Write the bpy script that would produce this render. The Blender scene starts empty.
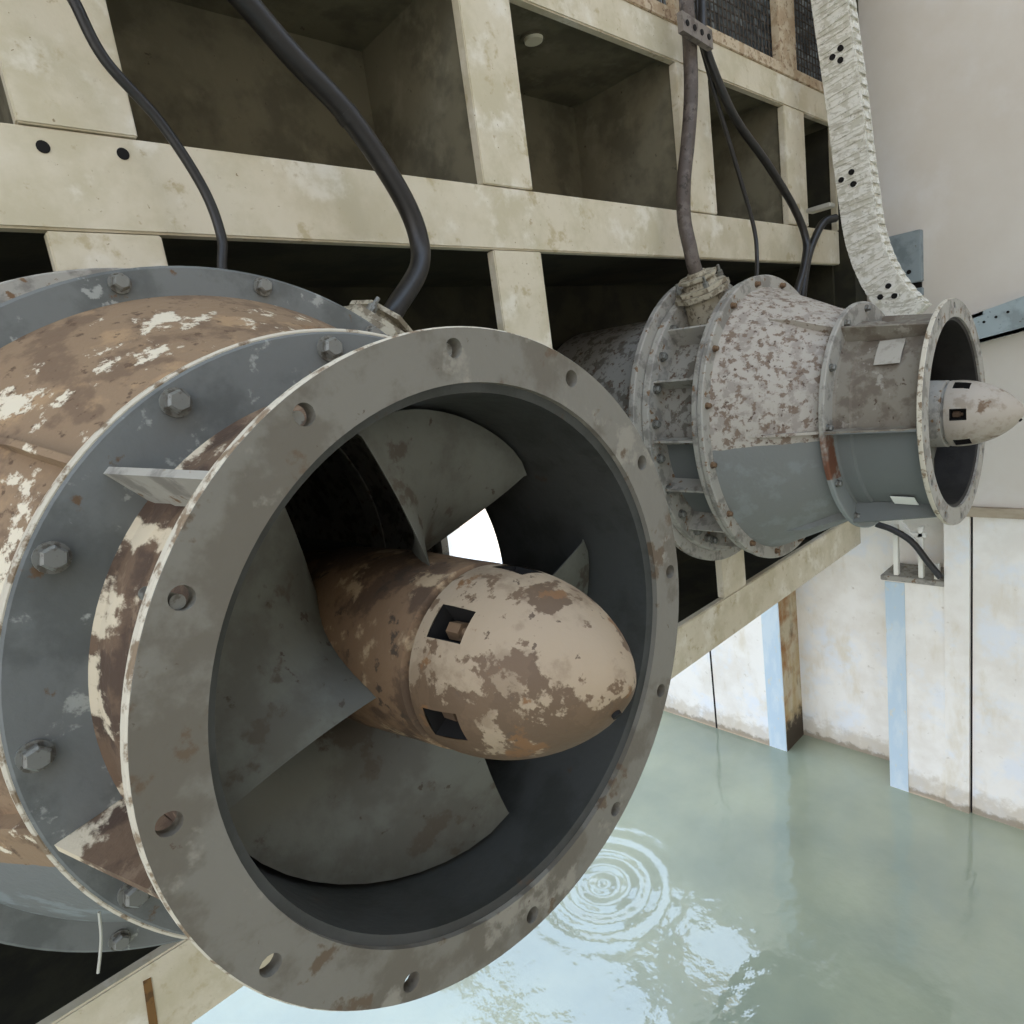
import bpy, bmesh, math, random
from mathutils import Vector, Matrix
random.seed(7)
S = 0.5                       # one working unit (radius of a pump flange) in metres
C = bpy.context.scene.collection
PI = math.pi
def rad(a): return a*PI/180

# ------------------------------------------------------------------ camera
FPX = 632.73
ROT = ((0.7271, -0.6720, -0.1403), (-0.2349, -0.0516, -0.9707), (0.6451, 0.7387, -0.1953))
RIGHT, DOWN, FWD = (Vector(r) for r in ROT)
cam = bpy.data.cameras.new('camera')
cam.sensor_width = 36; cam.lens = FPX/1024*36; cam.clip_start = 0.02; cam.clip_end = 500
camo = bpy.data.objects.new('camera', cam); C.objects.link(camo)
camo.matrix_world = Matrix((( RIGHT.x, -DOWN.x, -FWD.x, 0), (RIGHT.y, -DOWN.y, -FWD.y, 0), (RIGHT.z, -DOWN.z, -FWD.z, 0), (0, 0, 0, 1)))
bpy.context.scene.camera = camo
def at(px, py, X=None, Y=None, Z=None):
    """the point of a world plane that is seen at a place of the photograph"""
    r = RIGHT*((px-512)/FPX) + DOWN*((py-512)/FPX) + FWD
    k = X/r.x if X is not None else Y/r.y if Y is not None else Z/r.z
    return r*k

# ------------------------------------------------------------------ materials
def srgb(c):
    return tuple((v/255/12.92 if v/255 <= .04045 else ((v/255+.055)/1.055)**2.4) for v in c)+(1,)
def worn(name, base, layers=(), rough=.65, metal=0.0, bump=.15, bump_scale=25, spec=.35):
    """base colour plus layers of noise shaped patches. layer = dict(c, s, t, w, d, st, z)"""
    m = bpy.data.materials.new(name); m.use_nodes = True
    nt = m.node_tree; N = nt.nodes; L = nt.links
    bs = N['Principled BSDF']
    tc = N.new('ShaderNodeTexCoord')
    col = None
    rgb = N.new('ShaderNodeRGB'); rgb.outputs[0].default_value = srgb(base); col = rgb.outputs[0]
    sep = N.new('ShaderNodeSeparateXYZ'); L.new(tc.outputs['Object'], sep.inputs[0])
    hgt = None
    for i, l in enumerate(layers):
        mp = N.new('ShaderNodeMapping'); L.new(tc.outputs['Object'], mp.inputs[0])
        st = l.get('st', (1, 1, 1)); mp.inputs['Scale'].default_value = st
        mp.inputs['Location'].default_value = (i*3.1+.7+l.get('o', 0), i*1.7, i*2.3)
        nz = N.new('ShaderNodeTexNoise'); L.new(mp.outputs[0], nz.inputs['Vector'])
        nz.inputs['Scale'].default_value = l.get('s', 4)/S; nz.inputs['Detail'].default_value = l.get('d', 6)
        nz.inputs['Roughness'].default_value = l.get('r', .62)
        mr = N.new('ShaderNodeMapRange'); mr.interpolation_type = 'SMOOTHSTEP'
        w = l.get('w', .03); t = l.get('t', .55)
        mr.inputs['From Min'].default_value = t-w; mr.inputs['From Max'].default_value = t+w
        src = nz.outputs['Fac']
        if 'z' in l:                      # shift the threshold with height: z = (height, softness, sign, strength)
            z0, sf, sg, k = l['z']
            mz = N.new('ShaderNodeMapRange'); mz.interpolation_type = 'SMOOTHSTEP'
            mz.inputs['From Min'].default_value = (z0-sf)*S; mz.inputs['From Max'].default_value = (z0+sf)*S
            mz.inputs['To Min'].default_value = k if sg < 0 else -k; mz.inputs['To Max'].default_value = -k if sg < 0 else k
            L.new(sep.outputs['Z'], mz.inputs['Value'])
            ad = N.new('ShaderNodeMath'); ad.operation = 'ADD'; L.new(src, ad.inputs[0]); L.new(mz.outputs[0], ad.inputs[1]); src = ad.outputs[0]
        if 'y' in l:
            y0, sf, sg, k = l['y']
            mz = N.new('ShaderNodeMapRange'); mz.interpolation_type = 'SMOOTHSTEP'
            mz.inputs['From Min'].default_value = (y0-sf)*S; mz.inputs['From Max'].default_value = (y0+sf)*S
            mz.inputs['To Min'].default_value = k if sg < 0 else -k; mz.inputs['To Max'].default_value = -k if sg < 0 else k
            L.new(sep.outputs['Y'], mz.inputs['Value'])
            ad = N.new('ShaderNodeMath'); ad.operation = 'ADD'; L.new(src, ad.inputs[0]); L.new(mz.outputs[0], ad.inputs[1]); src = ad.outputs[0]
        L.new(src, mr.inputs['Value'])
        fac = mr.outputs[0]
        if l.get('a', 1) < 1:
            mu = N.new('ShaderNodeMath'); mu.operation = 'MULTIPLY'; L.new(fac, mu.inputs[0]); mu.inputs[1].default_value = l['a']; fac = mu.outputs[0]
        mx = N.new('ShaderNodeMix'); mx.data_type = 'RGBA'
        L.new(fac, mx.inputs['Factor']); L.new(col, mx.inputs[6]); mx.inputs[7].default_value = srgb(l['c'])
        col = mx.outputs[2]
    L.new(col, bs.inputs['Base Color'])
    bs.inputs['Roughness'].default_value = rough; bs.inputs['Metallic'].default_value = metal
    bs.inputs['Specular IOR Level'].default_value = spec
    if bump:
        nz = N.new('ShaderNodeTexNoise'); L.new(tc.outputs['Object'], nz.inputs['Vector'])
        nz.inputs['Scale'].default_value = bump_scale/S; nz.inputs['Detail'].default_value = 5
        b = N.new('ShaderNodeBump'); b.inputs['Strength'].default_value = bump; b.inputs['Distance'].default_value = .01
        L.new(nz.outputs['Fac'], b.inputs['Height']); L.new(b.outputs[0], bs.inputs['Normal'])
    return m
def Lr(c, s=4, t=.55, w=.03, **k): return dict(c=c, s=s, t=t, w=w, **k)

M = {}
M['flange'] = worn('flange_paint', (118,114,104), [Lr((102,96,85), 3, .52, .05), Lr((136,131,119), 3.2, .60, .03), Lr((96,82,66), 7, .64, .03), Lr((80,64,48), 22, .70, .03)], rough=.6)
M['ring'] = worn('ring_paint', (109,111,108), [Lr((92,94,91), 3, .55, .08), Lr((150,152,146), 9, .64, .03), Lr((100,80,60), 10, .68, .03)], rough=.6)
M['edge'] = worn('bare_edge', (198,190,172), [Lr((130,112,90), 14, .55, .05)], rough=.6)
M['neck_near'] = worn('rusty_neck', (104,84,66), [Lr((78,62,50), 5, .52, .06), Lr((200,186,160), 6, .57, .03, st=(1,.5,1), y=(.52,.12,1,.045)), Lr((124,104,84), 12, .62, .05)], rough=.8, bump=.3)
M['cone_near'] = worn('peeling_cone_paint', (140,117,92), [Lr((118,97,77), 5, .54, .05), Lr((162,134,102), 4, .58, .06), Lr((100,80,62), 18, .62, .04),
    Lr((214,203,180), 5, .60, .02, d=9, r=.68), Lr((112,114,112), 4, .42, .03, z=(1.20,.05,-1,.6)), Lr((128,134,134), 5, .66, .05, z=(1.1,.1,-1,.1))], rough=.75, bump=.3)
M['cone_far'] = worn('speckled_cone_paint', (172,164,152), [Lr((150,141,130), 7, .54, .05), Lr((120,103,88), 13, .56, .04, d=8), Lr((92,76,64), 17, .63, .04),
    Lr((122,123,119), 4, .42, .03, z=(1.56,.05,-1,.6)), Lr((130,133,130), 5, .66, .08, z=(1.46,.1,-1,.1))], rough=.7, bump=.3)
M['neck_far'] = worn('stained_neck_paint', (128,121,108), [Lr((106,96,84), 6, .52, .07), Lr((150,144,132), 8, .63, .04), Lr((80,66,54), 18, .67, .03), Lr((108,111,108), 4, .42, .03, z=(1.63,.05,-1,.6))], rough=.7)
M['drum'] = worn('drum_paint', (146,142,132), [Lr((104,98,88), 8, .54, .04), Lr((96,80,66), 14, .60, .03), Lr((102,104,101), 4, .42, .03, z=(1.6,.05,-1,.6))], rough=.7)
M['ring_far'] = worn('worn_ring_paint', (160,156,146), [Lr((128,124,116), 6, .54, .06), Lr((118,92,66), 12, .62, .03)], rough=.65)
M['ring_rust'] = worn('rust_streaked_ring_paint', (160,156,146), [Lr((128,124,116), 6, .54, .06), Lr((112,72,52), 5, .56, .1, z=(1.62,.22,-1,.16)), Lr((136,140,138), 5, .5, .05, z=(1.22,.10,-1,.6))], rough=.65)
M['bore'] = worn('bore_paint', (64,65,62), [Lr((54,55,51), 4, .52, .08), Lr((66,56,46), 7, .66, .04)], rough=.5)
M['bore_far'] = worn('shaded_bore_paint', (44,42,39), [Lr((36,34,31), 4, .52, .08)], rough=.6)  # darker copy of the bore colour, with the far opening's shade painted in
M['blade'] = worn('blade_paint', (98,99,91), [Lr((84,83,75), 3, .52, .08), Lr((76,70,60), 5, .60, .03), Lr((66,58,48), 16, .66, .03)], rough=.6, bump=.1)
M['hub'] = worn('rusty_hub', (118,94,70), [Lr((84,66,50), 5, .50, .05), Lr((160,138,108), 7, .60, .04), Lr((70,58,46), 12, .62, .03)], rough=.7, bump=.25)
M['nose'] = worn('peeling_nose_paint', (156,138,114), [Lr((136,118,96), 6, .55, .06), Lr((98,79,60), 4.6, .50, .014, d=8, r=.62, z=(1.76,.2,-1,.10)), Lr((104,84,64), 10, .575, .02, d=8), Lr((120,88,58), 9, .62, .03), Lr((92,76,60), 20, .66, .02)], rough=.6, bump=.2)
M['nose_far'] = worn('dull_nose_paint', (168,158,144), [Lr((146,134,118), 6, .55, .06), Lr((112,91,70), 5, .6, .03, y=(-1.5,.3,-1,.05))], rough=.6, bump=.2)
M['dark'] = worn('dark_recess', (22,20,18), rough=.9, bump=0)
M['bolt'] = worn('bolt_steel', (122,122,116), [Lr((92,88,80), 30, .55, .05)], rough=.45, metal=.3, bump=0)
M['gland'] = worn('gland_casting', (168,160,140), [Lr((120,110,92), 12, .54, .05), Lr((84,72,58), 20, .62, .04)], rough=.7, bump=.3)
M['frame'] = worn('cream_frame_paint', (206,196,173), [Lr((192,182,155), 2, .52, .1), Lr((218,211,194), 3, .60, .08), Lr((180,166,134), 5, .64, .06), Lr((140,124,96), 24, .70, .02), Lr((172,156,126), 9, .68, .05)], rough=.75, bump=.12)
M['frame_rust'] = worn('rusty_frame_paint', (192,176,150), [Lr((172,150,122), 6, .52, .08), Lr((140,116,92), 12, .60, .05), Lr((96,76,58), 24, .64, .03)], rough=.8, bump=.2)
M['seam'] = worn('brown_drip', (120,88,48), [Lr((90,66,38), 12, .55, .06)], rough=.8)
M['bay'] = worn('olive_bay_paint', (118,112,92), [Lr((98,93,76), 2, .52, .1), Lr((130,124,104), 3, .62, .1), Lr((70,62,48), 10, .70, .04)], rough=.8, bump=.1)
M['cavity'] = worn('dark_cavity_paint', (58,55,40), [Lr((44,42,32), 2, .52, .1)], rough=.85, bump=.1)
M['rubber'] = worn('black_rubber', (22,20,18), [Lr((36,33,30), 8, .58, .08)], rough=.42, bump=.08, spec=.5)
M['hose'] = worn('brown_grey_hose', (82,73,67), [Lr((100,91,84), 8, .55, .08), Lr((60,52,46), 14, .6, .05)], rough=.55, bump=.1)
M['conduit'] = worn('grey_conduit', (122,114,106), [Lr((92,84,78), 10, .56, .06)], rough=.5, bump=.1)
M['chain'] = worn('white_chain_plastic', (228,226,216), [Lr((190,186,172), 6, .55, .04, st=(1,1,4)), Lr((200,197,182), 9, .54, .05), Lr((166,162,148), 20, .64, .04)], rough=.6, bump=.4, bump_scale=14)
M['plate'] = worn('grey_blue_plate', (140,150,152), [Lr((118,128,130), 3, .55, .08), Lr((98,92,84), 12, .68, .03)], rough=.6)
M['brace'] = worn('grey_blue_brace', (160,172,174), [Lr((138,148,148), 3, .55, .08), Lr((110,112,108), 16, .66, .03)], rough=.6)
M['wall'] = worn('pale_wall_render', (242,238,230), [Lr((232,226,216), 1.2, .52, .12), Lr((212,198,168), 2.2, .62, .10, st=(1,1,.35), a=.5), Lr((188,178,160), 7, .68, .05, a=.6), Lr((232,234,236), 1.6, .58, .1),
    Lr((186,172,148), 5, .55, .16, z=(2.42,.25,-1,.22), a=.55), Lr((132,118,96), 6, .54, .14, z=(2.12,.14,-1,.3), a=.75)], rough=.85, bump=.1, bump_scale=10)
M['wall_stain'] = worn('rust_stained_wall', (196,184,158), [Lr((182,160,120), 2.5, .52, .1, st=(1,1,.4)), Lr((156,110,66), 2, .58, .14, z=(3.9,.9,1,.06)), Lr((84,66,50), 4, .66, .12, st=(1,1,.4)), Lr((70,60,48), 5, .5, .2, z=(2.6,.5,-1,.4))], rough=.85)
M['wall_up'] = worn('smooth_upper_wall', (213,206,195), [Lr((206,197,184), .5, .5, .2), Lr((218,213,206), .8, .58, .15)], rough=.8, bump=.03)
M['ledge'] = worn('brown_ledge', (176,162,140), [Lr((150,134,112), 3, .54, .1, st=(1,.3,1))], rough=.85)
M['blue'] = worn('pale_blue_guard', (190,208,220), [Lr((204,217,224), 3, .55, .08, st=(1,1,.4)), Lr((210,210,200), 7, .64, .05, st=(1,1,.5))], rough=.7)
M['guard'] = worn('rusty_wire', (84,76,68), [Lr((60,54,48), 12, .54, .06)], rough=.7, bump=0)
M['cabin'] = worn('cabin_painted_reflections', (112,119,123), [Lr((72,77,81), 3, .5, .15), Lr((170,178,182), 5, .58, .08, d=8)], rough=.5)  # pale blue grey patches painted as reflections behind the mesh
M['white'] = worn('white_label', (236,234,224), rough=.5, bump=0)
M['patch'] = worn('pale_repaint', (166,160,148), [Lr((148,142,130), 8, .56, .06)], rough=.7)
M['disc'] = worn('pale_disc', (226,220,196), rough=.4, bump=0)
M['wire'] = worn('bright_wire', (190,188,178), rough=.4, metal=.5, bump=0)

# ------------------------------------------------------------------ mesh helpers
class MB:
    def __init__(s): s.v = []; s.f = []
    def add(s, vs, fs):
        o = len(s.v); s.v += [Vector(p) for p in vs]; s.f += [tuple(i+o for i in q) for q in fs]; return s
    def box(s, a, b):
        (x0, y0, z0), (x1, y1, z1) = a, b
        return s.hexa([(x0,y0,z0),(x1,y0,z0),(x1,y1,z0),(x0,y1,z0),(x0,y0,z1),(x1,y0,z1),(x1,y1,z1),(x0,y1,z1)])
    def hexa(s, p):
        return s.add(p, [(0,3,2,1),(4,5,6,7),(0,1,5,4),(1,2,6,5),(2,3,7,6),(3,0,4,7)])
    def cbox(s, a, b, c=.012):
        """box with chamfered edges"""
        bm = bmesh.new(); r = bmesh.ops.create_cube(bm, size=1)
        for v in bm.verts: v.co = Vector((a[i]+(v.co[i]+.5)*(b[i]-a[i]) for i in range(3)))
        bmesh.ops.bevel(bm, geom=bm.edges[:], offset=c, segments=2, affect='EDGES')
        s.frombm(bm); return s
    def frombm(s, bm):
        bm.verts.index_update(); s.add([v.co.copy() for v in bm.verts], [tuple(v.index for v in f.verts) for f in bm.faces]); bm.free()
    def prism(s, poly, off):
        """extrude a planar 3D polygon by a vector"""
        n = len(poly); off = Vector(off); p = [Vector(q) for q in poly]
        s.add(p+[q+off for q in p], [tuple(range(n))[::-1], tuple(range(n, 2*n))]+[(i, (i+1) % n, (i+1) % n+n, i+n) for i in range(n)])
        return s
    def tube(s, pts, r, n=12, smooth=8):
        P = [Vector(p) for p in pts]
        if smooth and len(P) > 2:
            Q = []
            for i in range(len(P)-1):
                p0 = P[i-1] if i else P[0]*2-P[1]; p1, p2 = P[i], P[i+1]; p3 = P[i+2] if i+2 < len(P) else P[-1]*2-P[-2]
                for k in range(smooth):
                    t = k/smooth
                    Q.append(.5*((2*p1)+(p2-p0)*t+(2*p0-5*p1+4*p2-p3)*t*t+(3*p1-p0-3*p2+p3)*t**3))
            P = Q+[P[-1]]
        T = [(P[min(i+1, len(P)-1)]-P[max(i-1, 0)]).normalized() for i in range(len(P))]
        nrm = T[0].orthogonal().normalized(); vs = []; fs = []
        for i, p in enumerate(P):
            nrm = (nrm-T[i]*nrm.dot(T[i])).normalized(); b = T[i].cross(nrm)
            rr = r[min(i*len(r)//len(P), len(r)-1)] if isinstance(r, (list, tuple)) else r
            for k in range(n):
                a = 2*PI*k/n; vs.append(p+(nrm*math.cos(a)+b*math.sin(a))*rr)
        for i in range(len(P)-1):
            for k in range(n):
                fs.append((i*n+k, i*n+(k+1) % n, (i+1)*n+(k+1) % n, (i+1)*n+k))
        m = len(P)-1
        fs += [tuple(range(n))[::-1], tuple(m*n+k for k in range(n))]
        s.add(vs, fs); return s
    def cyl(s, a, b, r0, r1=None, n=20):
        a = Vector(a); b = Vector(b); r1 = r0 if r1 is None else r1
        d = (b-a).normalized(); u = d.orthogonal().normalized(); w = d.cross(u); vs = []
        for p, r in ((a, r0), (b, r1)):
            vs += [p+(u*math.cos(2*PI*k/n)+w*math.sin(2*PI*k/n))*r for k in range(n)]
        s.add(vs, [tuple(range(n))[::-1], tuple(range(n, 2*n))]+[(k, (k+1) % n, (k+1) % n+n, k+n) for k in range(n)]); return s
    def build(s, name, mat, parent=None, origin=None, angle=32, mesh=None):
        o0 = Vector(origin) if origin is not None else (parent_loc(parent) if parent else s.base())
        me = bpy.data.meshes.new(name)
        me.from_pydata([(v-o0) for v in s.v], [], s.f)
        bm = bmesh.new(); bm.from_mesh(me); bmesh.ops.recalc_face_normals(bm, faces=bm.faces[:]); bm.to_mesh(me); bm.free()
        for p in me.polygons: p.use_smooth = True
        me.set_sharp_from_angle(angle=rad(angle))
        me.materials.append(mat)
        o = bpy.data.objects.new(name, me); C.objects.link(o)
        if parent: o.parent = parent; o.location = o0-parent_loc(parent)
        else: o.location = o0
        return o
    def base(s):
        xs = [v.x for v in s.v]; ys = [v.y for v in s.v]; zs = [v.z for v in s.v]
        return Vector(((min(xs)+max(xs))/2, (min(ys)+max(ys))/2, min(zs)))
def parent_loc(o):
    p = Vector(o.location)
    while o.parent: o = o.parent; p += Vector(o.location)
    return p
def tag(o, label=None, cat=None, group=None, kind=None):
    if label: o['label'] = label
    if cat: o['category'] = cat
    if group: o['group'] = group
    if kind: o['kind'] = kind
    return o
def thing(name, loc, label, cat, group=None):
    o = bpy.data.objects.new(name, None); C.objects.link(o); o.location = loc; o.empty_display_size = .1
    return tag(o, label, cat, group)
def copy_part(src, parent, loc):
    c = src.copy(); C.objects.link(c); c.parent = parent; c.location = Vector(loc)-parent_loc(parent); return c

# ------------------------------------------------------------------ the pumps
class Axis:
    """cylinder coordinates of one pump: r, th (degrees, 0 = left, 90 = up), y (depth behind the outlet flange)"""
    def __init__(s, c, d, u, v, sx, sz):
        s.c = Vector(c); s.u = Vector(u); s.v = Vector(v); s.a = -(Vector(d)+s.u*sx+s.v*sz)
    def p(s, r, th, y): return s.c+s.u*(r*math.cos(rad(th)))+s.v*(r*math.sin(rad(th)))+s.a*y
def lathe(ax, prof, n=128, closed=True, skip=None):
    """prof: (r, y) loop turned about the axis; skip(i, k) leaves faces out"""
    b = MB(); m = len(prof); vs = [ax.p(r, 360*k/n, y) for r, y in prof for k in range(n)]; fs = []
    for i in range(m if closed else m-1):
        j = (i+1) % m
        for k in range(n):
            if skip and skip(i, k): continue
            fs.append((i*n+k, i*n+(k+1) % n, j*n+(k+1) % n, j*n+k))
    b.add(vs, fs); return b
def notched(ax, prof, t0, t1, n=128):
    sk = lambda i, k: t0 < 360*(k+.5)/n < t1
    b = lathe(ax, prof, n, skip=sk); ks = [k for k in range(n) if sk(0, k)]
    for k in (ks[0], ks[-1]+1): b.add([ax.p(r, 360*k/n, y) for r, y in prof], [tuple(range(len(prof)))])
    return b
def cap(b, ax, r, y, n=128):
    b.add([ax.p(r, 360*k/n, y) for k in range(n)], [tuple(range(n))]); return b
def ring_holes(ax, ri, ro, y0, y1, ths, rh, hr, narc=4, lip=.012):
    """annulus y0..y1 with through holes of radius hr on the circle rh; lip = chamfer of the outer edge"""
    b = MB(); ths = sorted(t % 360 for t in ths); dl = max(hr*1.7/rh*180/PI, 2.2); nr = 7
    rs = [ri+(ro-ri)*i/(nr-1) for i in range(nr)]
    def yr(r, y):
        return y
    for y, sg in ((y0, 1), (y1, -1)):
        for i, t in enumerate(ths):
            # cell around the hole
            per = [(t-dl, r) for r in rs]+[(t-dl+2*dl*k/6, ro) for k in range(1, 6)]+[(t+dl, r) for r in rs[::-1]]+[(t+dl-2*dl*k/6, ri) for k in range(1, 6)]
            out = [ax.p(r, a, y) for a, r in per]; inn = []
            for a, r in per:
                an = math.atan2(r-rh, (a-t)*PI/180*rh)
                inn.append(ax.p(rh+hr*math.sin(an), t+hr*math.cos(an)/rh*180/PI, y))
            n = len(per)
            b.add(out+inn, [(k, (k+1) % n, (k+1) % n+n, k+n) for k in range(n)])
            if sg == 1:
                i2 = [q+ax.a*(y1-y0) for q in inn]
                b.add(inn+i2, [(k, (k+1) % n, (k+1) % n+n, k+n) for k in range(n)])
            t2 = ths[(i+1) % len(ths)]+(360 if i == len(ths)-1 else 0)
            a0, a1 = t+dl, t2-dl
            na = max(narc, int((a1-a0)/3))
            vs = [ax.p(r, a0+(a1-a0)*k/na, y) for k in range(na+1) for r in rs]
            b.add(vs, [(k*nr+j, k*nr+j+1, (k+1)*nr+j+1, (k+1)*nr+j) for k in range(na) for j in range(nr-1)])
            if sg == 1:
                angs = [t-dl+2*dl*k/6 for k in range(7)]+[a0+(a1-a0)*k/na for k in range(1, na+1)]
                for r in (ri, ro):
                    vs = [ax.p(r, a, yy) for a in angs for yy in (y0, y1)]
                    b.add(vs, [(2*k, 2*k+1, 2*k+3, 2*k+2) for k in range(len(angs)-1)])
    bm = bmesh.new(); vv = [bm.verts.new(v) for v in b.v]
    for f in b.f:
        try: bm.faces.new([vv[i] for i in f])
        except ValueError: pass
    bmesh.ops.remove_doubles(bm, verts=bm.verts[:], dist=1e-5)
    o = MB(); o.frombm(bm); return o
def bolt_proto(ax, r, h=.045):
    """hexagon bolt head with washer, standing on a ring face, head towards the outlet"""
    b = MB(); d = -ax.a.normalized(); u = ax.u; w = d.cross(u)
    def loop(rr, y, n, tw=0): return [u*(rr*math.cos(2*PI*k/n+tw))+w*(rr*math.sin(2*PI*k/n+tw))+d*y for k in range(n)]
    for sec in ([(r*1.25, 0), (r*1.25, .010), (0, .010)],):
        n = 18; vs = loop(r*1.25, 0, n)+loop(r*1.25, .011, n)
        b.add(vs, [tuple(range(n))[::-1], tuple(range(n, 2*n))]+[(k, (k+1) % n, (k+1) % n+n, k+n) for k in range(n)])
    n = 6; vs = loop(r, .011, n, .3)+loop(r, h*.8, n, .3)+loop(r*.8, h, n, .3)
    b.add(vs, [tuple(range(n))[::-1], tuple(range(2*n, 3*n))]+[(j*n+k, j*n+(k+1) % n, (j+1)*n+(k+1) % n, (j+1)*n+k) for j in range(2) for k in range(n)])
    return b
def rib(ax, th, pts, t=.022):
    """flat stiffener in a plane through the axis: pts = (r, y) outline"""
    b = MB(); w = ax.p(1, th+90, 0)-ax.c
    return b.prism([ax.p(r, th, y)-w*(t/2) for r, y in pts], w*t)
def place_bolts(name, proto, ax, r, ths, y, parent, mat):
    first = None
    for t in ths:
        q = ax.p(r, t, y)
        if first is None:
            mb = MB(); mb.add([v+q for v in proto.v], proto.f); first = mb.build(name, mat, parent, origin=q)
        else: copy_part(first, parent, q)
def pump(label, ax, near):
    R2, Y2 = (1.109, .66) if near else (1.087, .715)
    R3, Y3 = (1.562, 1.60) if near else (1.509, 1.635)
    R4, Y4 = (1.74 if near else 1.63), (2.26 if near else 2.25)
    mt = lambda a, b: M[a if near else b]
    base = ax.p(R4, -90, 0)
    T = thing('axial_flow_pump', base, label, 'pump', 'submersible propeller pumps hung on the frame')
    # outlet flange with its bolt holes
    fl = ring_holes(ax, .838, .990, 0, .042, [k*30+.5 for k in range(12)], .935, .028).build('outlet_flange', M['flange'] if near else M['ring_far'], T)
    lathe(ax, [(.9905, .004), (.995, .008), (.995, .036), (.9905, .040), (.98, .040), (.98, .004)]).build('flange_rim', M['edge'], fl)
    if near:
        for t in (90.5, 60.5, 30.5):
            q = ax.p(.935, t-.6, .016); MB().cyl(q, q+ax.a*.2, .017, n=14).build('stud', M['bolt'], fl)
    # neck: outer wall, inner bore
    lathe(ax, [(.838, .02), (.812, .03), (.81, .8), (.83, .8), (.845, .66), (.85, .04), (.85, .026)]).build('bore', mt('bore', 'bore_far'), T)
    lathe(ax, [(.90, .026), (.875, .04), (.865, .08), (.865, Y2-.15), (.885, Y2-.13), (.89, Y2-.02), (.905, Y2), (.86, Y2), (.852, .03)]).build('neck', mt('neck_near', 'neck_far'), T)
    # middle flange, bolted
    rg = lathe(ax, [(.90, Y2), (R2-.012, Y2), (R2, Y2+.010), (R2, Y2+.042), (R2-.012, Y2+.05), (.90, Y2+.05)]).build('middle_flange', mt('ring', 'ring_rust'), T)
    if near: lathe(ax, [(R2+.0005, Y2+.006), (R2+.008, Y2+.01), (R2+.008, Y2+.044), (R2+.0005, Y2+.048), (R2-.01, Y2+.044), (R2-.01, Y2+.008)]).build('flange_rim', M['edge'], rg)
    place_bolts('bolt', bolt_proto(ax, .036 if near else .028), ax, 1.045 if near else 1.02, [2+30*k for k in range(12)], Y2-.0005, rg, M['bolt'])
    # cone; opening added on the near pump's far side so daylight shows through
    n = 128; ys = [Y2+.05+(Y3-Y2-.05)*i/10 for i in range(11)]
    rr = lambda y: .95+(R3-.125-.95)*((y-Y2-.05)/(Y3-Y2-.05))**.92
    prof = [(rr(y), y) for y in ys]+[(rr(y)-.04, y) for y in ys[::-1]]
    def skip(i, k):
        if not near: return False
        th = 360*(k+.5)/n; row = i if i < 10 else (9 if i == 10 else 20-i if i < 21 else -1)
        return 163 < th < 194 and 3 <= row <= 9
    cn = lathe(ax, prof, n, skip=skip)
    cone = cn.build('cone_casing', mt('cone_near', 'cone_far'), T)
    # big flange pair
    nt_ = (lambda p: notched(ax, p, 163, 196)) if near else (lambda p: lathe(ax, p))  # near pair notched to keep the added daylight opening clear
    b1 = nt_([(R3-.19, Y3), (R3-.012, Y3), (R3, Y3+.01), (R3, Y3+.05), (R3-.012, Y3+.06), (R3-.19, Y3+.06)]).build('cone_flange', mt('ring', 'ring_far'), T)
    place_bolts('bolt', bolt_proto(ax, .034 if near else .026), ax, R3-.055 if near else R3-.08, [12.9+22.5*k for k in range(16) if not (near and k == 7)], Y3-.0005, b1, M['bolt'] if near else M['hub'])
    b2 = nt_([(R3-.3, Y3+.075), (R3-.03, Y3+.075), (R3-.02, Y3+.085), (R3-.02, Y3+.125), (R3-.03, Y3+.135), (R3-.3, Y3+.135)]).build('drum_flange', mt('ring', 'ring_far'), T)
    Y3b = Y3+.135
    # drum with stiffeners, rear flange, tail pipe
    lathe(ax, [(1.22, Y3b-.05), (1.22, Y4+.02), (1.17, Y4+.02), (1.17, Y3b-.05)]).build('drum', M['drum'], T)
    for k in range(15):
        if near and k == 7: continue
        rib(ax, 24.2*k-.5, [(1.2, Y3b), (1.43, Y3b), (1.44, Y4), (1.2, Y4)]).build('drum_rib', M['ring_far'], T)
    b4 = lathe(ax, [(1.16, Y4), (R4-.142, Y4), (R4-.13, Y4+.01), (R4-.12, Y4+.065), (R4-.14, Y4+.07), (R4-.14, Y4+.08), (R4-.01, Y4+.08), (R4, Y4+.09), (R4, Y4+.14), (R4-.01, Y4+.15), (1.16, Y4+.15)]).build('rear_flange', M['ring_far'], T)
    place_bolts('bolt', bolt_proto(ax, .04, .06), ax, 1.395, [6.6+14.5*k for k in range(-5, 6)]+[96+14.5*k for k in range(15)], Y4-.0005, b4, M['bolt'])
    lathe(ax, [(1.27, Y4+.14), (1.25, Y4+1.9), (1.18, Y4+1.9), (1.20, Y4+.14)]).build('tail_pipe', M['drum'], T)
    # stiffeners on neck and cone
    ths = [47, -13, -76, 104, 146, 224] if near else [57, 0, -58, 117, 177, 237]
    for t in ths:
        rib(ax, t, [(.85, .043), (.97, .043), (1.04 if t > 0 else 1.09, Y2), (.88, Y2)], .024).build('neck_rib', M['neck_near'] if near and t < 0 else M['ring_far'] if near else M['neck_far'], T)
        rib(ax, t, [(.94, Y2+.05), (1.05, Y2+.05), (rr(Y2+.4)+.06, Y2+.4), (rr(Y2+.62), Y2+.62), (rr(Y2+.5)-.02, Y2+.5)], .024).build('cone_rib', mt('cone_near', 'cone_far'), T)
    # propeller: hub, four blades, nose cone
    hb = lathe(ax, [(.282, .066), (.296, .072), (.302, .20), (.318, .45), (.318, .80), (.30, .9), (.27, 1.5), (.20, 1.9), (.0001, 1.95), (.0001, .04), (.262, .04), (.262, .066)], 72).build('propeller_hub', mt('hub', 'ring_far'), T)
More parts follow.
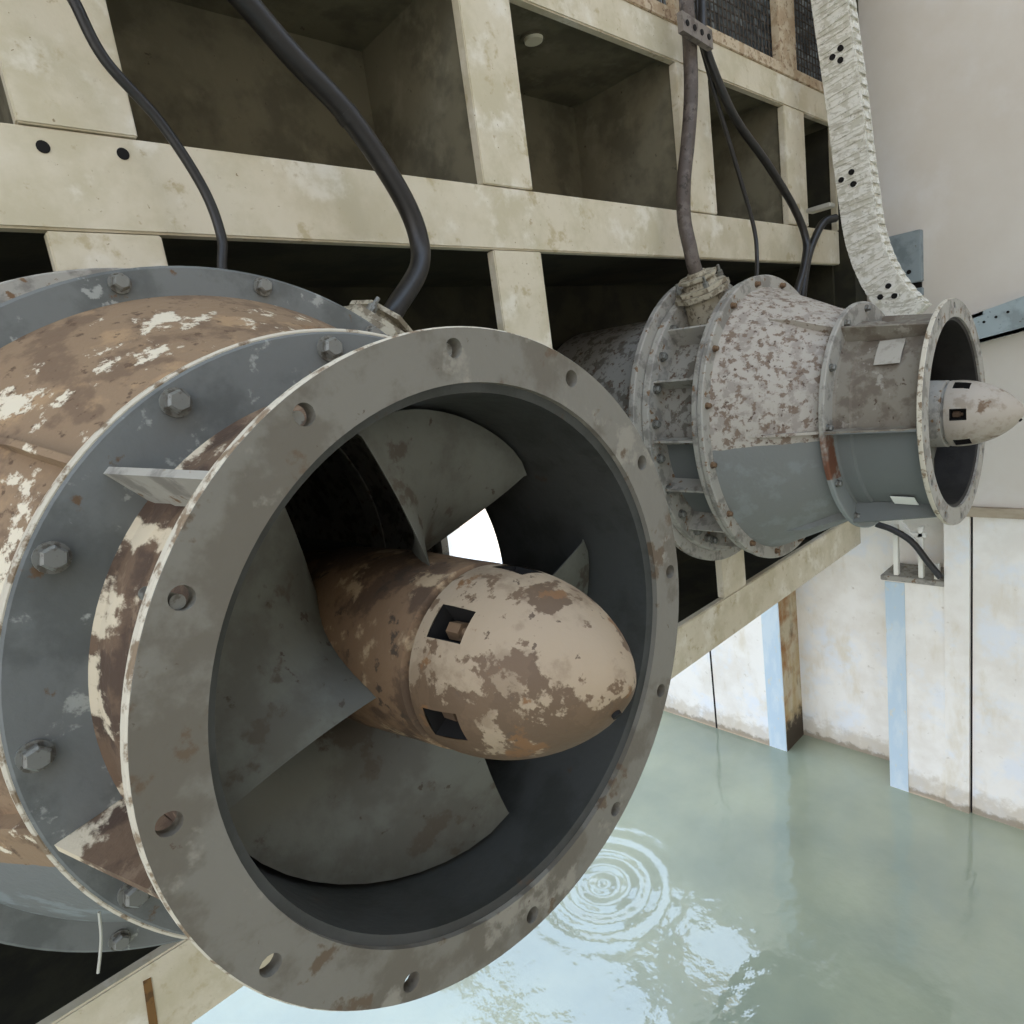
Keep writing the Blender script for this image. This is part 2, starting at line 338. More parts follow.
    for q in range(4):
        b = MB(); nr_, ns = 12, 14; vs = []
        for sd in (-1, 1):
            for i in range(nr_+1):
                f = i/nr_; r = .295+(.794-.295)*f
                e1 = -7-6*f+90*q; span = (50+15*f**.8)*(1.12, 1.0, 1.05, 1.5)[q]
                if f > .8: pass
                for j in range(ns+1):
                    g = j/ns
                    y = .255-.05*(1-f)+g*(.12+.32*(1-f)**1.5) + .035*math.sin(PI*g)
                    tk = .018*math.sqrt(max(0, 1-(2*g-1)**4))*(1.4-.8*f)+.003
                    rr_ = r if i < nr_ else r-.03*(2*g-1)**6
                    vs.append(ax.p(rr_, e1+span*g, y+sd*tk))
        w = ns+1; o2 = (nr_+1)*w; fs = []
        for i in range(nr_):
            for j in range(ns):
                a = i*w+j; fs.append((a, a+1, a+w+1, a+w)); fs.append((a+o2, a+w+o2, a+w+1+o2, a+1+o2))
        bd = [j for j in range(w)]+[i*w+ns for i in range(1, nr_+1)]+[nr_*w+j for j in range(ns-1, -1, -1)]+[i*w for i in range(nr_-1, 0, -1)]
        for k in range(len(bd)):
            a, c = bd[k], bd[(k+1) % len(bd)]; fs.append((a, c, c+o2, a+o2))
        b.add(vs, fs); b.build('propeller_blade', M['blade'], T, angle=50)
    n = 72; ya = [.040, .028, -.005, -.045, -.085, -.125]; yb = [-.125-.347*((i+1)/12)**1 for i in range(12)]
    def nr2(y):
        t = max(0, min(1, (-y)/.475)); return   .291*max(0.0, 1-t**1.9)**.68
    prof = [(nr2(y), y) for y in ya+yb]
    sl0 = [int((((46 if near else 5)+60*k) % 360)/5)-2 for k in range(6)]
    def nskip(i, k): return 2 <= i <= 4 and any((k-s0) % 72 < 4 for s0 in sl0)
    nb = lathe(ax, prof, n, closed=False, skip=nskip)
    m = len(prof)-1
    nb.add([ax.p(prof[-1][0], 360*k/n, prof[-1][1]) for k in range(n)], [tuple(range(n))])
    nb.add([ax.p(prof[0][0], 360*k/n, prof[0][1]) for k in range(n)], [tuple(range(n))])
    bm = bmesh.new(); vv = [bm.verts.new(v) for v in nb.v]
    for f in nb.f: bm.faces.new([vv[i] for i in f])
    bmesh.ops.remove_doubles(bm, verts=bm.verts[:], dist=1e-5); o = MB(); o.frombm(bm)
    nose = o.build('nose_cone', mt('nose', 'nose_far'), T, angle=40)
    first = None
    for s0 in sl0:                                   # the pockets round the nose, a bolt in each
        a0, a1 = s0*5, s0*5+20
        b = MB(); rin = .2
        top = [ax.p(nr2(-.005), a0, -.005), ax.p(nr2(-.005), a1, -.005), ax.p(nr2(-.125), a1, -.125), ax.p(nr2(-.125), a0, -.125)]
        bot = [ax.p(rin, a0+3, 0.0), ax.p(rin, a1-3, 0.0), ax.p(rin, a1-3, -.12), ax.p(rin, a0+3, -.12)]
        b.add(top+bot, [(4,5,6,7)]+[(k, (k+1) % 4, (k+1) % 4+4, k+4) for k in range(4)])
        pk = b.build('bolt_pocket', M['dark'], nose)
        pr = MB(); q = ax.p(.225, (a0+a1)/2, -.02); d = -ax.a.normalized()
        pr.cyl(q, q+d*.05, .028, n=6); pr.cyl(q+d*.05, q+d*.07, .014, n=12)
        pr.build('pocket_bolt', M['hub'], nose)
    q = ax.p(.078, -70, -.447); d = (q-ax.p(0, 0, -.36)).normalized()
    MB().cyl(q-d*.03, q+d*.001, .014, n=16).build('nose_plug', M['dark'], nose)
    # cable gland on the drum
    th = 134 if near else 68; gs = 1.6 if near else 1.35
    gy = 2.055
    g0, g1 = ax.p(1.15, th, gy), ax.p(1.9, th, gy)
    up = (g1-g0).normalized()
    g = MB(); bp = lambda r: ax.p(r, th, gy)
    r1 = 1.66 if near else 1.50
    g.cyl(bp(1.16), bp(r1), .17*gs, .15*gs, 24); g.cyl(bp(r1), bp(r1+.05), .215*gs, .215*gs, 8)
    gb = g.build('cable_gland', M['gland'], T)
    g = MB(); g.cyl(bp(r1+.055), bp(r1+.10), .20*gs, .20*gs, 6); g.cyl(bp(r1+.10), bp(r1+.17), .13*gs, .115*gs, 20); g.cyl(bp(r1+.17), bp(r1+.20), .15*gs, .15*gs, 8); g.cyl(bp(r1+.20), bp(r1+.24), .10, .09, 16)
    g.build('gland_clamp', M['gland'], gb)
    s1 = ax.u.cross(up).normalized(); s2 = up.cross(s1)
    for k in range(4):
        a = PI/4+PI/2*k; q = bp(r1+.1)+(s1*math.cos(a)+s2*math.sin(a))*.165*gs
        MB().cyl(q, q+up*.05, .03, n=6).cyl(q+up*.05, q+up*.11, .014, n=10).build('gland_bolt', M['bolt'], gb)
    return T, bp(r1+.22), up

axn = Axis((1.1176, 1.4467, -.8133), (-.0035, -.99987, -.016), (-.99999, .0035, 0), (-.00006, -.016, .99987), -.0966, .0469)
axf = Axis((6.7089, 1.5343, -.8027), (-.0071, -.99961, .0271), (-.99997, .0071, 0), (.0002, .0271, .99963), .0188, -.0494)
pump_near, gl_near, up_near = pump('big rusty propeller pump filling the foreground, its open outlet facing the viewer', axn, True)
pump_far, gl_far, up_far = pump('smaller looking speckled grey pump farther along the frame, nose pointing right', axf, False)
def shell_plate(ax, parent, name, mat, t0, t1, y0, y1, r=.887, t=.006):
    b = MB(); n = 6; vs = [ax.p(rr, t0+(t1-t0)*k/n, y) for k in range(n+1) for y in (y0, y1) for rr in (r, r+t)]
    fs = []
    for k in range(n):
        a = 4*k; fs += [(a+1, a+3, a+7, a+5), (a, a+4, a+6, a+2), (a, a+1, a+5, a+4), (a+2, a+6, a+7, a+3)]
    e = 4*n; fs += [(0, 2, 3, 1), (e, e+1, e+3, e+2)]
    b.add(vs, fs); return b.build(name, mat, parent)
tag(shell_plate(axf, pump_far, 'label_plate', M['white'], -55, -46, .19, .38), 'white rectangular plate')
tag(shell_plate(axf, pump_far, 'repaint_patch', M['patch'], 36, 53, .22, .42), 'paler repainted rectangle')

# ------------------------------------------------------------------ the frame the pumps hang on
YL = 3.95
FR = thing('lattice_frame', (4.5, YL+.5, -3.5), 'cream painted lattice of beams and posts with deep dark bays behind the pumps', 'frame')
ZM0, ZM1, ZU0, ZU1, ZB0, ZB1 = 1.075, 1.555, 3.02, 3.49, -3.47, -2.93
XE = 10.72; XS = -5
def beam(z0, z1, mat='frame', xe=XE):
    return MB().cbox((XS, YL, z0), (xe, YL+.09, z1), .012).build('beam', M[mat], FR)
beam(ZM0, ZM1); beam(ZB0, ZB1, xe=11.18)
ub = beam(ZU0, ZU1)
MB().cbox((XS, YL-.02, ZU1-.12), (XE, YL+.09, ZU1+.012), .008).build('beam_capping', M['frame_rust'], ub)
POSTS = [(-2.3, -1.75), (.67, 1.2), (3.65, 4.195), (6.56, 7.19), (9.05, 9.65), (XE-.05, XE)]
for i, (x0, x1) in enumerate(POSTS):
    MB().cbox((x0, YL-.004, ZM1+.008), (x1, YL+.085, ZU0-.006), .008).build('post', M['frame'], FR)
    zl = {1: .72, 3: None}.get(i, ZB1+.008)
    if i not in (3, 4, 5): MB().cbox((x0, YL-.004, zl), (x1, YL+.085, ZM0-.008), .008).build('post', M['frame'], FR)
for x0, x1 in ((6.68, 7.24), (.67, 1.2)):
    MB().cbox((x0, YL-.004, ZB1+.008), (x1, YL+.085, -2.2), .008).build('post', M['frame'], FR)
# small bolt holes in the middle beam, brown drip on the bottom beam
for px, py in ((43, 147), (123, 154), (598, 150)):
    if py == 150: continue
    q = at(px, py, Y=YL)
    MB().cyl(q+Vector((0, -.004, 0)), q+Vector((0, .03, 0)), .03, n=16).build('bolt_hole', M['dark'], FR)
q = at(148, 985, Y=YL)
MB().prism([at(143, 982, Y=YL-.006), at(151, 978, Y=YL-.006), at(158, 1024, Y=YL-.006), at(150, 1032, Y=YL-.006)], (0, .01, 0)).build('rust_drip', M['seam'], FR)
# bays of the upper row: lining with back, sides, floor and ceiling
edges = [XS]+[v for p in POSTS for v in p]
bays = [(XS, POSTS[0][0])]+[(POSTS[i][1], POSTS[i+1][0]) for i in range(len(POSTS)-1)]
YB = YL+1.45
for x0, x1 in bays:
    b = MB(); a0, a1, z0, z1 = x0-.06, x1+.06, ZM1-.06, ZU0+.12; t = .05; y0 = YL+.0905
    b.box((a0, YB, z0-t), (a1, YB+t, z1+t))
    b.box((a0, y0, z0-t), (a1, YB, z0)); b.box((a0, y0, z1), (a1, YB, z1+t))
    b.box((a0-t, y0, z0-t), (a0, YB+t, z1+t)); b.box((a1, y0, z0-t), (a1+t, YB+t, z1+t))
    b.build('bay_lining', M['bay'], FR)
# lower cavity
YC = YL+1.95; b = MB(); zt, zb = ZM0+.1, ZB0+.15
wx0, wx1, wz0, wz1 = 3.3, 5.6, -2.25, -1.1  # opening added in the back so daylight shows through the near pump
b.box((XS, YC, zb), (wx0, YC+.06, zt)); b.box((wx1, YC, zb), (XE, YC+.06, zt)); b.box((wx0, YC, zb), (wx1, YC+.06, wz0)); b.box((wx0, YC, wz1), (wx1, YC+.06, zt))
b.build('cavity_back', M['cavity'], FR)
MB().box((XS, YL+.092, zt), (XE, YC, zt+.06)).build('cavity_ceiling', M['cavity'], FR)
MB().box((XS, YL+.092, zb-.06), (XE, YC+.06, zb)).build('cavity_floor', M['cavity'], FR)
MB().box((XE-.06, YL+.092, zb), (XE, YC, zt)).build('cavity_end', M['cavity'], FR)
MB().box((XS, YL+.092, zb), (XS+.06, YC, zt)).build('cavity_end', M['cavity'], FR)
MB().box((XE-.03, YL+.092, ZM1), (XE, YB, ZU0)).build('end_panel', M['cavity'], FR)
# pale round disc on a bay ceiling
q = at(533, 36, Z=ZU0+.12)
disc = MB().cyl(q+Vector((0, 0, -.05)), q, .085, .10, 24)
lp = thing('bay_disc', q, 'small pale round lamp under the ceiling of an upper bay', 'disc')
disc.build('disc_face', M['disc'], lp)
MB().cyl(q+Vector((0, 0, -.025)), q+Vector((0, 0, -.002)), .115, .115, 24).build('disc_collar', M['bay'], lp)

# mesh guard above the upper beam
zg = ZU1+.015
WG = thing('wire_mesh_guard', (8.6, YL+.1, zg), 'rusty wire mesh guard with upright posts standing on the upper beam', 'guard')
b = MB(); gx0, gx1, gz1 = 6.3, XE, 5.6; d = .095
x = gx0
while x < gx1: b.box((x, YL+.1, zg), (x+.011, YL+.111, gz1)); x += d
z = zg
while z < gz1: b.box((gx0, YL+.116, z), (gx1, YL+.128, z+.011)); z += d
b.build('wire_mesh', M['guard'], WG)
for x0, x1 in ((6.62, 6.74), (9.02, 9.52)):
    MB().cbox((x0, YL+.0, zg), (x1, YL+.095, gz1), .008).build('guard_post', M['frame_rust'], WG)
MB().box((gx0, YL+.9, zg), (XE, YL+1.0, gz1)).build('back_panel', M['cabin'], WG)
MB().box((XE-.02, YL+.14, zg), (XE, YL+.9, gz1)).build('side_panel', M['cabin'], WG)
MB().box((gx0, YL+.14, zg), (gx0+.02, YL+.9, gz1)).build('side_panel', M['cabin'], WG)

# ------------------------------------------------------------------ cables
def cable(name, label, pts, r, mat, cat='cable', n=14):
    return tag(MB().tube(pts, r, n).build(name, M[mat], angle=60), label, cat)
ha, hb = at(244, 0, Y=3.58), at(222, -22, Y=3.57)
hp = [hb+(hb-ha)*22, hb+(hb-ha)*8, hb+(hb-ha)*2.5, hb, at(244, 0, Y=3.58), at(294, 58, Y=3.6), at(350, 118, Y=3.6), at(396, 186, Y=3.6), at(417, 232, Y=3.6), at(419, 268, Y=3.56)]
e = gl_near
hp += [e+up_near*.14, e+up_near*.022]
hose = cable('cable_hose', 'thick black cable hose curving down in front of the cream frame into the near pump', hp, .066, 'rubber', 'hose')
MB().tube([at(345, 112, Y=3.6), at(351, 120, Y=3.6)], .071, 14, 0).build('joint_sleeve', M['rubber'], hose)
cable('power_cable', 'thin black cable crossing the leftmost cream post and dropping behind the near pump', [Vector((.3, 3.4, 7.5)), Vector((.5, 3.5, 4.6)), at(45, -80, Y=3.66), at(66, -15, Y=3.7), at(76, 5, Y=3.7), at(105, 60, Y=3.72), at(160, 122, Y=3.74), at(203, 188, Y=3.74), at(221, 235, Y=3.72), at(222, 262, Y=3.7), at(222, 300, Y=3.68)], .027, 'rubber')
e = gl_far
cable('cable_hose', 'brownish grey hose running straight down the frame into the far pump', [Vector((6.75, 3.7, 7.5)), Vector((6.7, 3.72, 5.0)), at(686, -10, Y=3.72), at(689, 30, Y=3.72), at(691, 90, Y=3.72), at(688, 140, Y=3.72), at(684, 180, Y=3.72), at(684, 218, Y=3.72), at(690, 248, Y=3.66), e+up_far*.1, e+up_far*.022], .07, 'hose', 'hose')
cable('power_cable', 'thinnest black cable hanging from the perforated clamp to the top of the far pump', [Vector((6.95, 3.85, 7.5)), Vector((6.95, 3.84, 5.0)), at(697, 0, Y=3.8), at(699, 34, Y=3.78), at(708, 70, Y=3.76), at(722, 118, Y=3.74), at(740, 178, Y=3.7), at(754, 228, Y=3.66), at(757, 258, Y=3.6), at(756, 285, Y=3.5)], .023, 'rubber')
cable('power_cable', 'black cable swinging from the perforated clamp to the right and down behind the far pump', [Vector((7.1, 3.8, 7.5)), Vector((7.1, 3.8, 5.0)), at(702, 0, Y=3.76), at(703, 34, Y=3.74), at(712, 66, Y=3.7), at(735, 118, Y=3.66), at(768, 165, Y=3.62), at(794, 208, Y=3.56), at(806, 240, Y=3.5), at(804, 266, Y=3.44), at(798, 288, Y=3.42), at(794, 306, Y=3.42)], .044, 'rubber')
cable('power_cable', 'short black cable reaching from beside the white chain down to the far pump', [at(836, 218, X=9.35), at(824, 222, X=9.2), at(814, 240, X=9.0), at(807, 262, X=8.8), at(803, 290, X=8.6), at(800, 325, X=8.5)], .05, 'rubber')
q0 = at(826, 208, X=9.3)
tag(MB().cbox((q0.x-.14, q0.y-.1, q0.z-.02), (q0.x+.05, q0.y+.2, q0.z+.035), .01).build('cable_clip', M['wire']), 'small bright metal clip on the short cable beside the white chain', 'clip')
# perforated clamp on the upper beam
cl = thing('cable_clamp', at(696, 30, Y=3.8), 'small grey perforated clamp holding the cables at the top of the frame', 'clamp')
p0, p1 = at(682, 10, Y=3.56), at(712, 30, Y=3.56)
MB().prism([p0, p1, p1+Vector((0, 0, -.17)), p0+Vector((0, 0, -.17))], (0, .06, 0)).build('clamp_plate', M['conduit'], cl)
for k in range(4):
    q = p0.lerp(p1, .14+.24*k)+Vector((0, -.008, -.085))
    MB().cyl(q, q+Vector((0, .03, 0)), .028, n=12).build('bolt_hole', M['dark'], cl)

# white cable chain
CH = thing('cable_chain', (9.5, 3.2, .2), 'white segmented cable chain hanging beside the frame and curving behind the far pump', 'cable chain')
cpts = [Vector((9.5, 3.55, 7.6)), Vector((9.5, 3.52, 6.2))]+[at(x, y, X=9.5) for x, y in ((829, -40), (833, 0), (840, 50), (847, 100), (853, 150), (859, 195), (866, 238), (880, 275), (901, 305), (920, 322))]
def catmull(P, per):
    Q = []
    for i in range(len(P)-1):
        p0 = P[i-1] if i else P[0]*2-P[1]; p1, p2 = P[i], P[i+1]; p3 = P[i+2] if i+2 < len(P) else P[-1]*2-P[-2]
        for k in range(per):
            t = k/per; Q.append(.5*((2*p1)+(p2-p0)*t+(2*p0-5*p1+4*p2-p3)*t*t+(3*p1-p0-3*p2+p3)*t**3))
    return Q+[P[-1]]
fine = catmull(cpts, 60)
pitch = .125; stops = [fine[0]]; acc = 0
for a, c in zip(fine, fine[1:]):
    acc += (c-a).length
    if acc >= pitch: stops.append(c); acc = 0
hw = .205; tx = .13
for i in range(len(stops)-1):
    a, c = stops[i], stops[i+1]; t = (c-a).normalized(); w = Vector((1, 0, 0)).cross(t).normalized()
    if w.y > 0: w = -w
    b = MB(); jog = .010 if i % 2 else 0
    a2, c2 = a-t*.012, c+t*.012
    b.prism([a2+w*(hw-.012)-Vector((tx-.01, 0, 0)), c2+w*(hw-.012)-Vector((tx-.01, 0, 0)), c2-w*(hw-.012)-Vector((tx-.01, 0, 0)), a2-w*(hw-.012)-Vector((tx-.01, 0, 0))], (2*tx-.02, 0, 0))
    for xs in (-tx-jog, tx-.02+jog):                 # side plates
        X0 = Vector((xs, 0, 0)); b.prism([a2+w*hw+X0, c2+w*hw+X0, c2-w*hw+X0, a2-w*hw+X0], (.022, 0, 0))
    m1, m2 = a.lerp(c, .2), a.lerp(c, .75)
    for sg in (1, -1):                                # cross bars
        ww = w*sg; X0 = Vector((tx-.03, 0, 0))
        b.prism([m1+ww*(hw-.03)-X0, m2+ww*(hw-.03)-X0, m2+ww*(hw+.014)-X0, m1+ww*(hw+.014)-X0], (2*tx-.06, 0, 0))
    # raised ridge across the plate
    b.prism([a.lerp(c, .3)+w*(hw*.9)-Vector((tx+jog+.012, 0, 0)), a.lerp(c, .55)+w*(hw*.9)-Vector((tx+jog+.012, 0, 0)), a.lerp(c, .75)-w*(hw*.8)-Vector((tx+jog+.012, 0, 0)), a.lerp(c, .5)-w*(hw*.8)-Vector((tx+jog+.012, 0, 0))], (.014, 0, 0))
    lk = b.build('chain_link', M['chain'], CH)
for cx, cy in ((832, 57), (840, 48), (840, 60), (841, 180), (851, 172), (853, 184), (880, 297), (888, 286), (894, 296)):
    q = at(cx, cy, X=9.5-tx-.03)
    MB().cyl(q, q+Vector((.04, 0, 0)), .034, n=14).build('chain_hole', M['dark'], CH)

# ------------------------------------------------------------------ walls and water
XW = 11.2; ZW = -8.0; ZT = -2.9
def st(mb, name, mat): return tag(mb.build(name, M[mat]), kind='structure')
zf = ZW-2
pil_y = 5.48; blk_y = 3.60; blk_r = 2.74; seam_y = 2.41; YF = 11.5; RC = XW+.75
def wall_with_openings(ys, zs, holes):
    b = MB()
    for y0, y1 in zip(ys, ys[1:]):
        for z0, z1 in zip(zs, zs[1:]):
            if any(h[0] <= y0 and y1 <= h[1] and h[2] <= z0 and z1 <= h[3] for h in holes): continue
            b.box((XW, y0, z0), (XW+.5, y1, z1))
    return b
OPEN = [(6.5, 9.0, -2.6, -.2), (9.4, 12.6, -3.4, -.2), (12.85, 16.0, -5, -.2), (9.6, 21, .9, 7.5)]  # unseen openings, placed so the water mirrors patches of sky
st(wall_with_openings([pil_y, 6.5, 9.0, 9.4, 9.6, 12.6, 12.85, 16.0, 21, 24], [zf, -5, -3.4, -2.6, -.2, .9, 7.5, 9], OPEN), 'wall_far_left', 'wall')
st(MB().box((RC, blk_r+.002, zf), (XW+1.6, pil_y-.001, ZT)), 'wall_far_recess', 'wall')
st(MB().box((XW+.002, pil_y-.012, zf), (RC-.002, pil_y-.002, ZT)), 'wall_far_reveal', 'wall_stain')
st(MB().box((XW, blk_r, zf), (RC-.001, blk_y, -4.08)), 'wall_far_block', 'wall')
st(MB().box((XW-.05, seam_y, zf), (XW+1.6, blk_r-.001, ZT)), 'wall_far_pilaster', 'wall')
st(MB().box((XW, -9, zf), (XW+1.6, seam_y-.035, ZT)), 'wall_far_right', 'wall')
st(MB().box((XW+.05, seam_y-.034, zf), (XW+1.6, seam_y-.001, ZT)), 'trim_1', 'dark')
st(MB().box((XW-.06, -9, ZT+.001), (XW+1.6, blk_r-.05, ZT+.14)), 'trim_2', 'ledge')
st(MB().box((XW-.012, pil_y+.002, zf), (XW-.001, pil_y+.36, ZT-.4)), 'trim_3', 'blue')
st(MB().box((XW-.012, blk_y-.29, zf), (XW-.001, blk_y, -4.1)), 'trim_4', 'blue')
st(MB().box((XW-.004, 7.03, zf), (XW-.0005, 7.07, ZT)), 'trim_5', 'dark')
st(MB().box((XW+.04, -9, ZT+.141), (XW+1.6, pil_y-.002, 9)), 'wall_upper', 'wall_up')
st(MB().box((XE+.02, 3.75, -2.7), (XW-.002, 4.3, 9)), 'dark_gap_column', 'cavity')  # dark column added to close the bright gap beside the frame
st(MB().box((-10, -16.4, -10), (XW+1.6, -16, 9)), 'wall_light_blocker', 'wall_up')  # unseen wall behind the camera, added to cut frontal light
# plate and brace on the upper wall
mp = thing('mounting_plate', (XW-.1, 3.3, .35), 'grey blue steel plate behind the white chain on the upper wall', 'plate')
a, b_ = at(880, 239, X=XW-.1), at(921, 280, X=XW-.1)
MB().cbox((XW-.12, b_.y, b_.z-.02), (XW+.038, 3.66, a.z), .01).build('plate', M['plate'], mp)
MB().cbox((XW-.06, b_.y, .42), (XW+.038, 3.6, b_.z-.1), .01).build('plate_foot', M['plate'], mp)
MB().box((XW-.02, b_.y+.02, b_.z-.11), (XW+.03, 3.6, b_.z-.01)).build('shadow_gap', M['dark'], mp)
for px, py in ((909, 272), (888, 250)):
    q = at(px, py, X=XW-.12); MB().cyl(q-Vector((.012, 0, 0)), q+Vector((.02, 0, 0)), .03, n=12).build('bolt_hole', M['dark'], mp)
br = thing('diagonal_brace', (XW-.2, 0, -.3), 'pale grey blue steel channel rising to the right of the far pump', 'brace')
p = [at(945, 325, X=XW-.2), at(1024, 296, X=XW-.2), at(1024, 331, X=XW-.2), at(945, 352, X=XW-.2)]
dv = (p[1]-p[0]); p[1] = p[0]+dv*3; dv = (p[2]-p[3]); p[2] = p[3]+dv*3
MB().prism(p, (.05, 0, 0)).build('channel_web', M['brace'], br)
MB().prism([p[0], p[1], p[1]+Vector((0, 0, -.05)), p[0]+Vector((0, 0, -.05))], (.238, 0, 0)).build('channel_flange', M['brace'], br)
MB().prism([p[3], p[2], p[2]+Vector((0, 0, .05)), p[3]+Vector((0, 0, .05))], (.238, 0, 0)).build('channel_flange', M['brace'], br)
for k in range(3):
    q = at(1008-12*k, 312+5*k, X=XW-.2); MB().cyl(q-Vector((.01, 0, 0)), q+Vector((.03, 0, 0)), .018, n=10).build('bolt_hole', M['dark'], br)

# little guide frame and cable in the notch over the block
nf = thing('guide_frame', (XW+.2, 3.2, -4.08), 'small white steel guide frame standing on the ledge under the far pump', 'bracket')
zc = -4.08
MB().cbox((XW-.03, blk_r+.005, zc+.002), (RC-.05, blk_y+.06, zc+.09), .01).build('sill_plate', M['ring_far'], nf)
for y0 in (3.44, 3.08, 2.86):
    MB().cbox((XW+.02, y0-.035, zc+.095), (XW+.12, y0+.035, zc+(.95 if y0 > 3 else .35)), .006).build('upright', M['white'], nf)
MB().cbox((XW+.02, 3.0, zc+.78), (XW+.10, 3.46, zc+.85), .006).build('rail', M['white'], nf)
MB().prism([(XW+.0, 3.40, zc+1.02), (XW+.0, 3.36, zc+1.08), (XW+.0, 2.80, zc+.18), (XW+.0, 2.86, zc+.14)], (.06, 0, 0)).build('diagonal_rail', M['white'], nf)
cable('power_cable', 'short black cable slanting down to the ledge below the far pump', [at(876, 524, X=XW-.15), at(893, 530, X=XW-.12), at(912, 542, X=XW-.08), at(928, 562, X=XW-.06), at(941, 578, X=XW-.09)], .05, 'rubber')
# loose wire under the near pump
q = at(99, 945, Y=2.62)
tag(MB().tube([at(99, 912, Y=2.66), at(101, 935, Y=2.66), at(100, 955, Y=2.66), at(98, 973, Y=2.66)], .0055, 8).build('loose_wire', M['wire']), 'thin bright wire end dangling below the near pump', 'wire')

# water
def water_mat():
    m = bpy.data.materials.new('murky_water'); m.use_nodes = True; nt = m.node_tree; N = nt.nodes; L = nt.links
    bs = N['Principled BSDF']
    bs.inputs['Roughness'].default_value = .04; bs.inputs['IOR'].default_value = 2.0
    tc = N.new('ShaderNodeTexCoord')
    nz = N.new('ShaderNodeTexNoise'); nz.inputs['Scale'].default_value = .5/S; nz.inputs['Detail'].default_value = 5
    L.new(tc.outputs['Object'], nz.inputs['Vector'])
    cr = N.new('ShaderNodeValToRGB'); cr.color_ramp.elements[0].position = .35; cr.color_ramp.elements[1].position = .68
    cr.color_ramp.elements[0].color = srgb((136,144,126)); cr.color_ramp.elements[1].color = srgb((158,163,138))
    L.new(nz.outputs['Fac'], cr.inputs[0]); L.new(cr.outputs[0], bs.inputs['Base Color'])
    def noise(s, st):
        mp = N.new('ShaderNodeMapping'); mp.inputs['Scale'].default_value = st; L.new(tc.outputs['Object'], mp.inputs[0])
        n = N.new('ShaderNodeTexNoise'); n.inputs['Scale'].default_value = s/S; n.inputs['Detail'].default_value = 3; L.new(mp.outputs[0], n.inputs['Vector']); return n.outputs['Fac']
    b1 = N.new('ShaderNodeBump'); b1.inputs['Strength'].default_value = .5; b1.inputs['Distance'].default_value = .03; L.new(noise(.7, (1, 1.4, 1)), b1.inputs['Height'])
    b2 = N.new('ShaderNodeBump'); b2.inputs['Strength'].default_value = .35; b2.inputs['Distance'].default_value = .012; L.new(noise(4, (1, 1, 1)), b2.inputs['Height']); L.new(b1.outputs[0], b2.inputs['Normal'])
    # one set of rings where a drop fell
    pos = at(603, 884, Z=ZW)*S
    sb = N.new('ShaderNodeVectorMath'); sb.operation = 'DISTANCE'; L.new(tc.outputs['Object'], sb.inputs[0]); sb.inputs[1].default_value = (pos.x, pos.y, 0)
    sn = N.new('ShaderNodeMath'); sn.operation = 'MULTIPLY'; L.new(sb.outputs['Value'], sn.inputs[0]); sn.inputs[1].default_value = 30/S*.62
    si = N.new('ShaderNodeMath'); si.operation = 'SINE'; L.new(sn.outputs[0], si.inputs[0])
    fa = N.new('ShaderNodeMapRange'); L.new(sb.outputs['Value'], fa.inputs['Value']); fa.inputs['From Min'].default_value = .25*S; fa.inputs['From Max'].default_value = 1.5*S; fa.inputs['To Min'].default_value = 1; fa.inputs['To Max'].default_value = 0
    mu = N.new('ShaderNodeMath'); mu.operation = 'MULTIPLY'; L.new(si.outputs[0], mu.inputs[0]); L.new(fa.outputs[0], mu.inputs[1])
    b3 = N.new('ShaderNodeBump'); b3.inputs['Strength'].default_value = .5; b3.inputs['Distance'].default_value = .010; L.new(mu.outputs[0], b3.inputs['Height']); L.new(b2.outputs[0], b3.inputs['Normal'])
    L.new(b3.outputs[0], bs.inputs['Normal'])
    return m
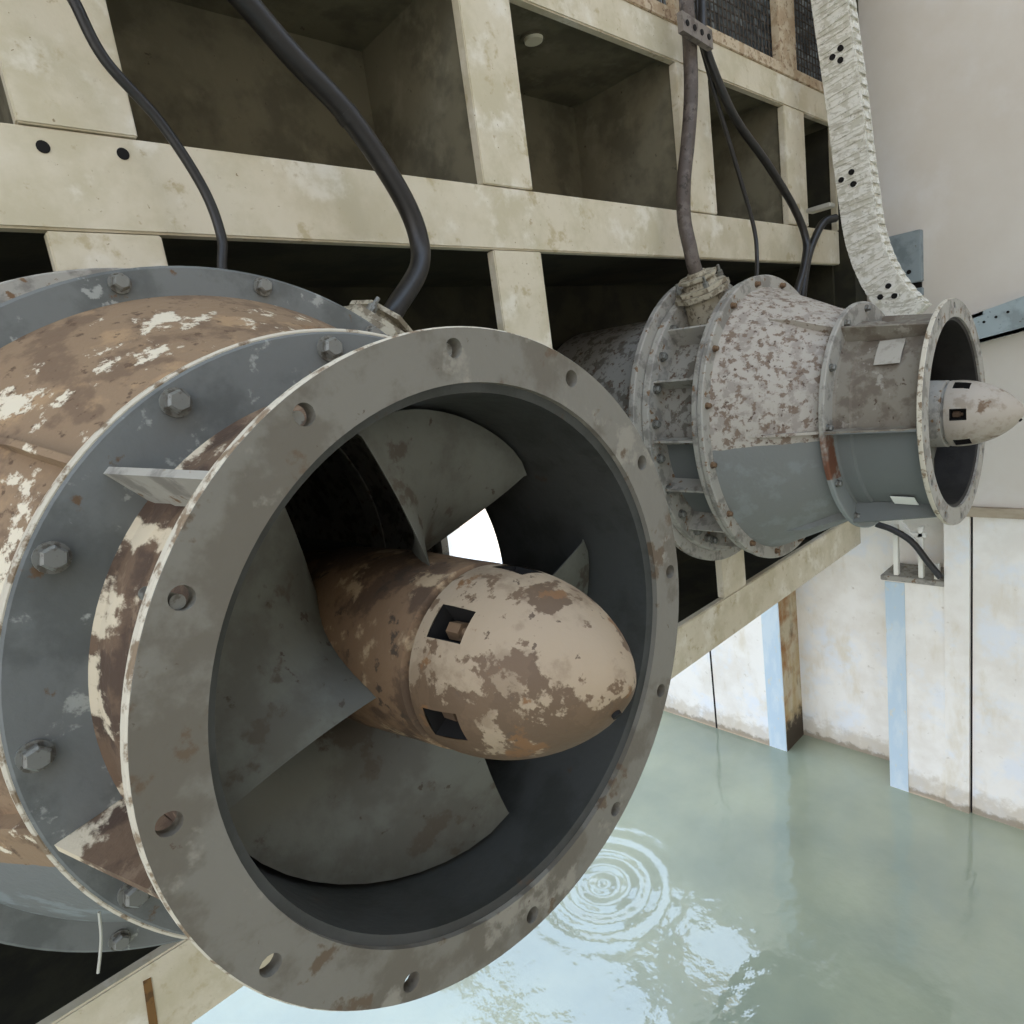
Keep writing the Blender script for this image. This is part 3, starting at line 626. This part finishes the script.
wm = MB(); g = .003; wm.add([(-30, -15.9, ZW), (XW-g, -15.9, ZW), (XW-g, seam_y-g, ZW), (XW-.05-g, seam_y-g, ZW), (XW-.05-g, blk_r+g, ZW), (XW-.015, blk_r+g, ZW), (XW-.015, blk_y+g, ZW), (RC-g, blk_y+g, ZW), (RC-g, pil_y-.015, ZW), (XW-.015, pil_y-.015, ZW), (XW-.015, 40, ZW), (-30, 40, ZW)], [tuple(range(12))])
w = wm.build('basin_water', water_mat(), origin=(0, 0, ZW))
tag(w, 'murky pale green water filling the basin, with bright sky patches and ripples', 'water', kind='stuff')

# ------------------------------------------------------------------ light
cb = MB().box((-10, -16, 9.02), (13, -5.5, 9.4)); cb.box((-10, -.5, 9.02), (13, 8.5, 9.4)); st(cb, 'ceiling', 'wall_up')  # unseen roof slabs, added to block sky light, with a gap as skylight
wd = bpy.data.worlds.new('sky'); bpy.context.scene.world = wd; wd.use_nodes = True
N = wd.node_tree.nodes; L = wd.node_tree.links
bg = N['Background']
tc = N.new('ShaderNodeTexCoord'); sp = N.new('ShaderNodeSeparateXYZ'); L.new(tc.outputs['Generated'], sp.inputs[0])
cr = N.new('ShaderNodeValToRGB'); L.new(sp.outputs['Z'], cr.inputs[0])
cr.color_ramp.elements[0].position = 0; cr.color_ramp.elements[0].color = (.68, .62, .56, 1)
cr.color_ramp.elements[1].position = .8; cr.color_ramp.elements[1].color = (.80, 1.02, 1.36, 1)
L.new(cr.outputs[0], bg.inputs['Color']); bg.inputs['Strength'].default_value = 4.0
sun = bpy.data.lights.new('sun', 'SUN'); sun.energy = .01; sun.angle = rad(25); sun.color = (1, .95, .86)
so = bpy.data.objects.new('sun', sun); C.objects.link(so)
so.rotation_euler = Vector((.35, .35, -1)).to_track_quat('-Z', 'Y').to_euler()
vs = bpy.context.scene.view_settings
vs.view_transform = 'Standard'; vs.look = 'None'; vs.gamma = 1; vs.exposure = -.5; vs.use_curve_mapping = False
try: bpy.context.scene.cycles.use_denoising = True
except Exception: pass

# ------------------------------------------------------------------ working units to metres
for me in bpy.data.meshes:
    for v in me.vertices: v.co *= S
for o in bpy.context.scene.objects:
    o.location = o.location*S
bpy.context.view_layer.update()
